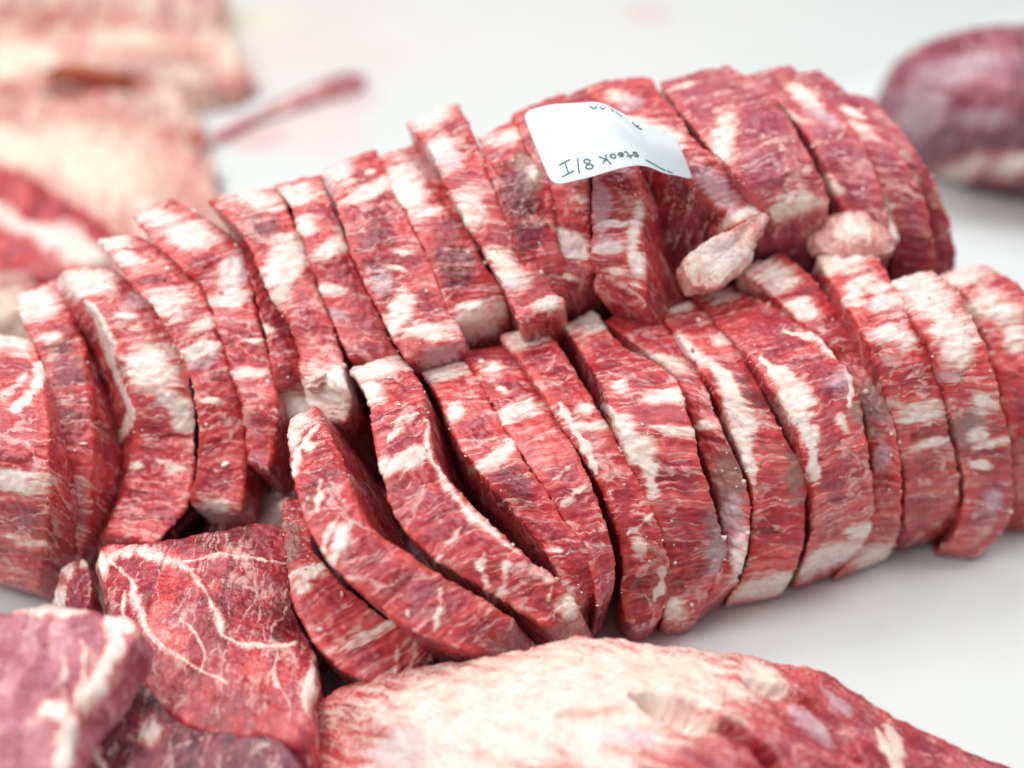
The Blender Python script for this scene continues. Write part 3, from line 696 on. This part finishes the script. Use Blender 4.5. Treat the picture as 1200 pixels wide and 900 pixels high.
# ------------------------------------------------------------------ steaks and offcuts at the lower left
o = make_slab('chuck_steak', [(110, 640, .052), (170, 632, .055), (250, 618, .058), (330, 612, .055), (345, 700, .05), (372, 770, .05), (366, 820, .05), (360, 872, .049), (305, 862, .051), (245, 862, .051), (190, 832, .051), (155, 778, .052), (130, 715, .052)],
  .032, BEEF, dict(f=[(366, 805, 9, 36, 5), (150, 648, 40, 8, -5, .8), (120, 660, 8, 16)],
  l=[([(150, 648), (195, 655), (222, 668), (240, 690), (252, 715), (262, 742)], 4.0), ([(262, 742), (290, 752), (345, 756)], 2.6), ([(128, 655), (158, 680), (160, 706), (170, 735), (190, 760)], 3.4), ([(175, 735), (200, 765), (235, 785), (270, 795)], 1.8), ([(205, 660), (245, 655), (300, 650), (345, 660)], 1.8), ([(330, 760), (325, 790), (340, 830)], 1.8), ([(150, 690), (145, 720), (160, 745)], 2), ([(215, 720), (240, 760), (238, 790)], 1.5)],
  d=[(305, 695, 66, 66), (250, 628, 90, 22)]), dome=.004, rr=.005)  # d: dark red muscle with the shadow on it painted in
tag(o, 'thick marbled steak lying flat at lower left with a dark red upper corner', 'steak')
o = make_slab('beef_steak', [(-60, 730, .085), (20, 716, .086), (80, 710, .086), (125, 716, .085), (166, 734, .083), (152, 760, .082), (134, 788, .08), (100, 826, .08), (84, 858, .08), (70, 925, .078), (-20, 960, .078), (-90, 860, .082)],
  .02, MAUVEM, dict(f=[(150, 735, 16, 10), (128, 765, 10, 34, 15), (60, 836, 16, 12), (76, 880, 10, 40, 8), (108, 815, 26, 13, -50), (60, 716, 60, 6, -4)],
  l=[([(130, 722), (138, 745), (128, 775), (100, 820)], 9), ([(80, 850), (68, 900)], 8), ([(95, 750), (98, 790), (85, 830)], 3), ([(70, 770), (75, 800)], 3)]), dome=.004, rr=.005)
tag(o, 'pinkish purple steak rimmed with white fat in the bottom left corner', 'steak')
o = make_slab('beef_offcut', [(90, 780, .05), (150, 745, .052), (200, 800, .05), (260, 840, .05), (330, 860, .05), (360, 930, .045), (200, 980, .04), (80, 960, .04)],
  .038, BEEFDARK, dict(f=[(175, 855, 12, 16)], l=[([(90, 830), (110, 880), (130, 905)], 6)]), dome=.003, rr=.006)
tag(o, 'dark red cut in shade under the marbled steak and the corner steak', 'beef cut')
o = make_slab('beef_offcut', [(62, 690, .03), (72, 662, .034), (88, 650, .036), (106, 655, .036), (112, 690, .034), (100, 722, .03), (66, 725, .026)],
  .024, ROSEM, dict(f=[(78, 668, 14, 16, 0, .8), (70, 700, 12, 24, 0, .6), (102, 660, 8, 8)]), dome=.006, nth=200, nr=40)
tag(o, 'small pale pink scrap of beef wedged left of the marbled steak', 'meat scrap')
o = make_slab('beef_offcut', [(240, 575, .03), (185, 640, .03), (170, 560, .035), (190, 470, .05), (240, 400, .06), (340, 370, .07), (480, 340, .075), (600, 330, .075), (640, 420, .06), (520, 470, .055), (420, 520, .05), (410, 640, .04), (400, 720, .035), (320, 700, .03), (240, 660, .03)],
  .05, BEEFDARK, dict(b=[(310, 600, 30, 40)], f=[(330, 590, 10, 8)]), dome=.008)  # widened under the rear row as dark filler behind the gaps
tag(o, 'dark beef in the hollow between the two rows, widened as gap-darkening filler', 'beef cut')

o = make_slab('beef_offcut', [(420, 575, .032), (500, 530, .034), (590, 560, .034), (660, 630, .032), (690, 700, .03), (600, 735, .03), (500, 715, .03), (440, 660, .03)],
  .028, BEEFDARK, {}, dome=.004, nth=240, nr=40)  # added dark slab, stands in for shade on the table between slices
tag(o, 'dark filler slab added to darken the gaps between the bent front slices', 'beef cut')

# ------------------------------------------------------------------ large roast along the bottom edge
o = make_slab('beef_roast', [(352, 880, .03), (368, 825, .04), (420, 795, .047), (520, 775, .054), (620, 752, .06), (720, 748, .062), (815, 760, .06), (880, 766, .058), (945, 780, .055), (1010, 808, .048), (1080, 846, .04), (1140, 874, .033), (1200, 905, .024), (1260, 960, .014), (1200, 1050, .012), (1000, 1180, .02), (700, 1220, .03), (450, 1120, .03), (350, 980, .025)],
  .06, SMOOTHM, dict(f=[(650, 822, 190, 54, -6, 1.25), (560, 870, 130, 46, -10, 1.1), (760, 783, 120, 24, 6, 1), (890, 790, 40, 18, 15, .8), (700, 880, 90, 34, 10, .7), (1052, 868, 8, 26, -12)],
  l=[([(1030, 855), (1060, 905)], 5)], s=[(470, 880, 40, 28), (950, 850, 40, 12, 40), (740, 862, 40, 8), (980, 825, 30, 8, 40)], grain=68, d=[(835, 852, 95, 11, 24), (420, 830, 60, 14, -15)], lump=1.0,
  groove=[([(740, 815), (800, 835), (860, 855), (905, 895)], 15, .010), ([(880, 800), (960, 830), (1010, 890)], 9, .005), ([(730, 830), (650, 838)], 6, .003)]),
  dome=.019, nth=620, nr=170, rr=.004, centre=(720, 960, .045))
tag(o, 'large roast with a thick cream fat cover lying along the bottom edge', 'roast')

# ------------------------------------------------------------------ meat in the blurred background
o = make_slab('fatty_cut', [(-120, -60, .034), (120, -70, .034), (246, -20, .03), (266, 40, .026), (296, 84, .018), (262, 100, .018), (210, 96, .024), (160, 84, .03), (110, 80, .032), (66, 96, .03), (30, 118, .03), (-20, 128, .03), (-120, 110, .03)],
  .03, PEACHM, dict(f=[(150, 50, 60, 22, 0, .8), (20, 70, 70, 26, 0, .8), (270, 60, 16, 40, 0, .8)], d=[(40, 20, 70, 12, 0)], lump=3.0), ragged=5, dome=.008, nth=260, nr=50, rr=.008)
tag(o, 'pale pink sheet of fat in the far upper left corner', 'fat trimming')
o = make_slab('fatty_cut', [(-140, 118, .022), (-20, 112, .024), (60, 92, .024), (110, 78, .024), (170, 82, .024), (215, 92, .022), (236, 150, .018), (256, 200, .016), (262, 250, .016), (240, 300, .02), (150, 330, .02), (90, 290, .02), (20, 240, .02), (-140, 190, .02)],
  .024, PEACHM, dict(f=[(110, 190, 120, 60, 20, .75), (20, 180, 60, 22, 20), (180, 250, 60, 30, 30, .7)], d=[(98, 93, 50, 14, -4), (120, 96, 40, 12), (226, 160, 8, 26, -20)], lump=2.6, groove=[([(55, 100), (95, 90), (150, 92)], 16, .010), ([(215, 100), (225, 150), (245, 190)], 8, .004)]), ragged=5, dome=.008, nth=260, nr=60, rr=.008)
tag(o, 'broad cream slab of fat with a dark slit, behind the left rear slices', 'fat trimming')
SLIT = plain('torn_flesh', (.42, .09, .03), .4)
f_ = make_lump('torn_flesh', 104, 90, .036, 58, 11, .012, SLIT, ang=6, amp=.7, freq=1.6, sq=1.5, n=40, parent=o)
o = make_slab('rib_piece', [(-120, 150, .036), (-20, 186, .04), (40, 208, .04), (95, 240, .036), (136, 276, .03), (120, 300, .03), (70, 322, .03), (0, 322, .03), (-120, 290, .03)],
  .035, RIB, dict(f=[], l=[([(-100, 205), (0, 250), (50, 276), (110, 300), (150, 312)], 15)], b=[]), dome=.006, nth=260, nr=50, rr=.006)
tag(o, 'red rib piece with a cream fat band behind the leftmost slices', 'rib piece')

o = make_slab('beef_offcut', [(-60, 318, .03), (10, 312, .034), (40, 320, .034), (30, 360, .03), (-60, 380, .03)], .03, PEACHM, {}, dome=.006, nth=160, nr=30)
tag(o, 'pink scrap at the left edge between the rib piece and the leftmost slice', 'meat scrap')
o = make_slab('meat_strip', [(240, 166, .003), (266, 148, .004), (312, 127, .004), (360, 107, .005), (394, 88, .007), (420, 82, .008), (428, 94, .007), (404, 107, .005), (350, 125, .004), (300, 142, .004), (262, 164, .003)],
    .006, ROSEM, dict(d=[(400, 95, 26, 10, -20)], l=[([(300, 134), (380, 106)], 3)]), dome=.004, nth=260, nr=30, rr=.002, centre=(335, 121, .004), ragged=2)
tag(o, 'thin red strip of meat lying alone on the white table behind the rear row', 'meat strip')
o = make_lump('beef_roast', 1240, 140, .05, 208, 92, .08, DUSKY, ang=9, n=110, amp=.08, sq=2.5,
  spec=dict(f=[(1120, 205, 42, 12, -25), (1190, 195, 26, 14, -15)], s=[(1090, 120, 40, 22, 20), (1075, 140, 26, 16), (1150, 140, 40, 14), (1130, 80, 60, 18, -15)], d=[(1120, 175, 80, 24)]))
_r = o
o = make_slab('white_tray', [(915, 128, .006), (1010, 92, .006), (1120, 48, .006), (1240, 2, .006), (1420, 60, .006), (1480, 260, .006), (1330, 420, .006), (1180, 400, .006), (1060, 330, .006), (960, 220, .006)],
  .005, plain('white_plastic', (.70, .745, .735), .35, .4), {}, dome=0, nth=240, nr=20, rr=.002, rough=.05)
tag(o, 'thin white plastic tray lying under the purple roast', 'tray')
o = _r
tag(o, 'whole dark purple roast alone on the table at the upper right', 'roast')

# ------------------------------------------------------------------ the handwritten label
lc = {'tl': (612, 131, .187), 'tr': (792, 160, .184), 'br': (813, 211, .172), 'bl': (647, 217, .178)}
def curve4(pts):
    c, _ = catmull([at(*p) for p in pts], 60); return c
top = curve4([(612, 131, .187), (650, 122, .192), (700, 123, .194), (745, 140, .191), (792, 162, .184)])
bot = curve4([(647, 218, .176), (690, 208, .179), (725, 198, .180), (752, 194, .179), (782, 200, .175), (813, 212, .169)])
lef = curve4([(612, 131, .187), (622, 158, .185), (634, 187, .181), (647, 218, .176)])
rig = curve4([(792, 162, .184), (802, 184, .178), (813, 212, .169)])
def L1(c, t):
    i = np.clip(t, 0, 1)*(len(c)-1); k = np.minimum(i.astype(int), len(c)-2); f = (i-k)[..., None]
    return c[k]*(1-f)+c[k+1]*f
def coons(u, v):
    u_, v_ = u[..., None], v[..., None]
    p00, p10, p01, p11 = top[0], top[-1], bot[0], bot[-1]
    return ((1-v_)*L1(top, u)+v_*L1(bot, u)+(1-u_)*L1(lef, v)+u_*L1(rig, v)
            - ((1-u_)*(1-v_)*p00+u_*(1-v_)*p10+(1-u_)*v_*p01+u_*v_*p11))
def label_at(u, v):
    u, v = np.asarray(u, float), np.asarray(v, float)
    p = coons(u, v)
    crease = np.exp(-((u-.50-.25*v)/.10)**2)*np.exp(-((v-.25)/.35)**2)
    p[..., 2] = p[..., 2] + .0022*crease - .0015*np.exp(-((u-.78)/.1)**2)*v
    return p
aspect = .50
th = np.linspace(0, 2*math.pi, 240, endpoint=False)
rc = .12
def rrect(t):
    x, y = np.cos(t), np.sin(t)/1.0
    hx, hy = .5, .5*aspect
    s = np.minimum(hx/np.maximum(np.abs(x), 1e-9), hy/np.maximum(np.abs(y), 1e-9))
    qx, qy = x*s, y*s
    r = rc*.5
    cx, cy = np.clip(qx, -(hx-r), hx-r), np.clip(qy, -(hy-r), hy-r)
    dx, dy = qx-cx, qy-cy; l = np.hypot(dx, dy)
    k = np.where((np.abs(dx) > 1e-9) & (np.abs(dy) > 1e-9), np.minimum(1, r/np.maximum(l, 1e-9)), 1)
    return cx+dx*k+.5, (cy+dy*k)/aspect+.5
bu, bv = rrect(th)
rs = np.linspace(.03, 1, 40)
U = .5+(bu-.5)[None, :]*rs[:, None]; V = .5+(bv-.5)[None, :]*rs[:, None]
Pt = label_at(U, V)
Nn = normals_grid(Pt, True); Nn = np.where((Nn[..., 2:3] < 0), -Nn, Nn)
nn_, mm_ = Pt.shape[:2]
Pb = Pt - Nn*.00025
VV = np.vstack([Pt.reshape(-1, 3), Pb.reshape(-1, 3), Pt[0].mean(0), Pb[0].mean(0)])
q1 = grid_quads(nn_, mm_, True); q2 = q1[:, ::-1]+nn_*mm_
i = np.arange(mm_); a0 = (nn_-1)*mm_
qr = np.stack([a0+i, a0+(i+1) % mm_, nn_*mm_+a0+(i+1) % mm_, nn_*mm_+a0+i], 1)
tr = np.vstack([np.stack([np.full(mm_, 2*nn_*mm_), (i+1) % mm_, i], 1), np.stack([np.full(mm_, 2*nn_*mm_+1), nn_*mm_+i, nn_*mm_+(i+1) % mm_], 1)])
PAPER = plain('label_paper', (.60, .655, .68), .4, .5)
INK = plain('blue_black_ink', (.06, .12, .15), .5, .3)
label = build('label', VV, np.vstack([q1, q2, qr]), tr, PAPER)
tag(label, 'white handwritten label with rounded corners draped over the rear slices', 'label')
def strokes(name, lines, wd=.00047):
    vs, qs = [], []
    for pl in lines:
        c, _ = catmull([(x, y, 0) for x, y in pl], 26)
        u, v = c[:, 0], c[:, 1]
        p = label_at(u, v); e = 1e-3
        n = np.cross(label_at(u+e, v)-p, label_at(u, v+e)-p); n /= np.linalg.norm(n, axis=1, keepdims=True)
        n = np.where(n[:, 2:3] < 0, -n, n)
        t = np.gradient(p, axis=0); t /= np.linalg.norm(t, axis=1, keepdims=True)+1e-12
        sd = np.cross(n, t)*wd*.5; off = sum(len(x) for x in vs)
        vs.append(np.hstack([p+n*.0003+sd, p+n*.0003-sd]).reshape(-1, 3))
        k = np.arange(len(p)-1)
        qs.append(off+np.stack([2*k, 2*k+1, 2*k+3, 2*k+2], 1))
    o = build(name, np.vstack(vs), np.vstack(qs), np.zeros((0, 3), int), INK, parent=label)
    return o
# the note reads upside down from here: the numeral, the stroke and the word along the near edge
S8 = lambda x, y, w, h: [(x+w*.5, y+h*.5), (x+w*.9, y+h*.25), (x+w*.5, y), (x+w*.1, y+h*.22), (x+w*.5, y+h*.5), (x+w, y+h*.76), (x+w*.5, y+h), (x, y+h*.76), (x+w*.5, y+h*.5)]
strokes('handwriting', [
  [(.092, .800), (.168, .765)], [(.130, .785), (.126, .905)], [(.080, .930), (.165, .893)],
  [(.212, .775), (.186, .935)], S8(.236, .795, .052, .12)])
strokes('handwriting', [
  [(.392, .790), (.388, .850), (.402, .925)], [(.345, .800), (.372, .835), (.390, .850), (.365, .865), (.352, .890)],
  [(.422, .850), (.418, .800)], [(.420, .840), (.436, .852), (.452, .835), (.448, .805), (.430, .800), (.421, .825)],
  [(.506, .815), (.474, .822), (.478, .800), (.498, .792), (.510, .815), (.500, .842), (.478, .842)],
  [(.520, .785), (.538, .785), (.546, .830), (.552, .885)], [(.525, .850), (.575, .836)],
  [(.615, .790), (.590, .785), (.582, .805), (.612, .828), (.605, .850), (.578, .848)]])
strokes('handwriting', [[(.655, .880), (.720, .910), (.790, .935)], [(.80, .93), (.84, .96)]], .0004)
strokes('handwriting', [
  [(.420, .075), (.445, .12), (.47, .085)], [(.48, .10), (.495, .145), (.515, .10)], [(.55, .115), (.56, .165)], [(.58, .12), (.60, .17), (.62, .125)],
  [(.69, .13), (.705, .20), (.73, .14), (.715, .21), (.745, .20)]])

# ------------------------------------------------------------------ the white table
tm = bpy.data.materials.new('white_table'); tm.use_nodes = True
N = NT(tm)
tc = N.n('ShaderNodeTexCoord').outputs['Object']
stain = N.step(N.noise(tc, 3.2, 4, .6), .50, .78)
tcol = N.mix(N.m('MULTIPLY', stain, .35), (.64, .675, .658), (.67, .58, .54))
fine = N.step(N.noise(N.vm('MULTIPLY', tc, (6, 90, 1)), 1, 4, .7), .62, .75)
tcol = N.mix(N.m('MULTIPLY', fine, .10), tcol, (.60, .58, .50))
def spot(px, py, r, k):
    c = at(px, py, 0)
    d = N.n('ShaderNodeVectorMath', operation='DISTANCE'); N.put(d.inputs[0], N.vm('ADD', tc, N.vm('MULTIPLY', N.vm('SUBTRACT', N.noise(tc, 14, 3, color=True), (.5, .5, .5)), (r*1.2, r*1.2, 0)))); d.inputs[1].default_value = tuple(c)
    return N.m('MULTIPLY', N.m('SUBTRACT', 1.0, N.step(d.outputs['Value'], r*.2, r)), k)
for (px, py, r, k, cc) in [(330, 60, .16, .5, (.74, .55, .50)), (370, 150, .06, .45, (.80, .50, .47)), (300, 165, .03, .5, (.70, .30, .28)), (420, 120, .03, .35, (.72, .42, .38)), (900, 690, .05, .25, (.74, .60, .50)), (760, 15, .03, .6, (.70, .42, .38)), (640, 10, .3, .3, (.78, .68, .60)), (700, 740, .06, .5, (.70, .36, .34)), (1000, 665, .05, .25, (.76, .60, .56)), (300, 20, .05, .4, (.78, .72, .48))]:
    tcol = N.mix(spot(px, py, r, k), tcol, cc)
bs = N.n('ShaderNodeBsdfPrincipled'); N.put(bs.inputs['Base Color'], tcol)
N.put(bs.inputs['Roughness'], N.m('ADD', .38, N.m('MULTIPLY', N.noise(tc, 30, 4), .2)))
bs.inputs['Specular IOR Level'].default_value = .35
bp = N.n('ShaderNodeBump'); bp.inputs['Strength'].default_value = .15; bp.inputs['Distance'].default_value = .0005
N.put(bp.inputs['Height'], N.noise(tc, 160, 4)); N.put(bs.inputs['Normal'], bp.outputs[0])
N.put(N.n('ShaderNodeOutputMaterial').inputs[0], bs.outputs[0])
g = np.linspace(-1, 1, 3)
tv = np.array([(x*4, y*4+1.5, 0) for y in g for x in g])
tb = build('table_top', tv, grid_quads(3, 3), np.zeros((0, 3), int), tm, base=np.zeros(3))
tag(tb, 'white plastic table top with faint pink stains', kind='structure')

# ------------------------------------------------------------------ knife scratch and light
def lamp(name, loc, target, sx, sy, power, col):
    ld = bpy.data.lights.new(name, 'AREA'); ld.shape = 'RECTANGLE'; ld.size = sx; ld.size_y = sy; ld.energy = power; ld.color = col
    o = bpy.data.objects.new(name, ld); COL.objects.link(o); o.location = loc
    from mathutils import Vector
    o.rotation_euler = (Vector(target)-Vector(loc)).to_track_quat('-Z', 'Y').to_euler()
    return o
lamp('ceiling_lamp', (-.45, .55, 1.75), (0, .0, 0), 1.3, .6, 17.5, (1, .98, .95))
lamp('ceiling_lamp', (.75, -.05, 1.8), (0, .0, 0), .5, 1.4, 13, (.95, .98, 1))
lamp('ceiling_lamp', (-.9, -.7, 1.6), (0, 0, 0), 1.2, .5, 17, (1, .98, .96))
wd = bpy.data.worlds.new('World'); bpy.context.scene.world = wd; wd.use_nodes = True
wd.node_tree.nodes['Background'].inputs[0].default_value = (.92, .96, 1, 1)
wd.node_tree.nodes['Background'].inputs[1].default_value = .42

# ------------------------------------------------------------------ camera
cd = bpy.data.cameras.new('camera'); cam = bpy.data.objects.new('camera', cd); COL.objects.link(cam)
cam.location = tuple(CAM); cam.rotation_euler = (math.pi/2-PITCH, 0, 0)
cd.sensor_width = 36; cd.lens = FPX/W0*36; cd.clip_start = .01; cd.clip_end = 50
cd.dof.use_dof = True; cd.dof.focus_distance = .552; cd.dof.aperture_fstop = 2.8; cd.dof.aperture_blades = 9
sc = bpy.context.scene; sc.camera = cam
sc.render.engine = 'CYCLES'
sc.cycles.use_denoising = True; sc.cycles.denoiser = 'OPENIMAGEDENOISE'; sc.cycles.max_bounces = 6
sc.view_settings.view_transform = 'Standard'; sc.view_settings.look = 'None'
sc.view_settings.exposure = 0.09; sc.view_settings.gamma = 1.0
for o in COL.objects:
    if '_b' in o: del o['_b']
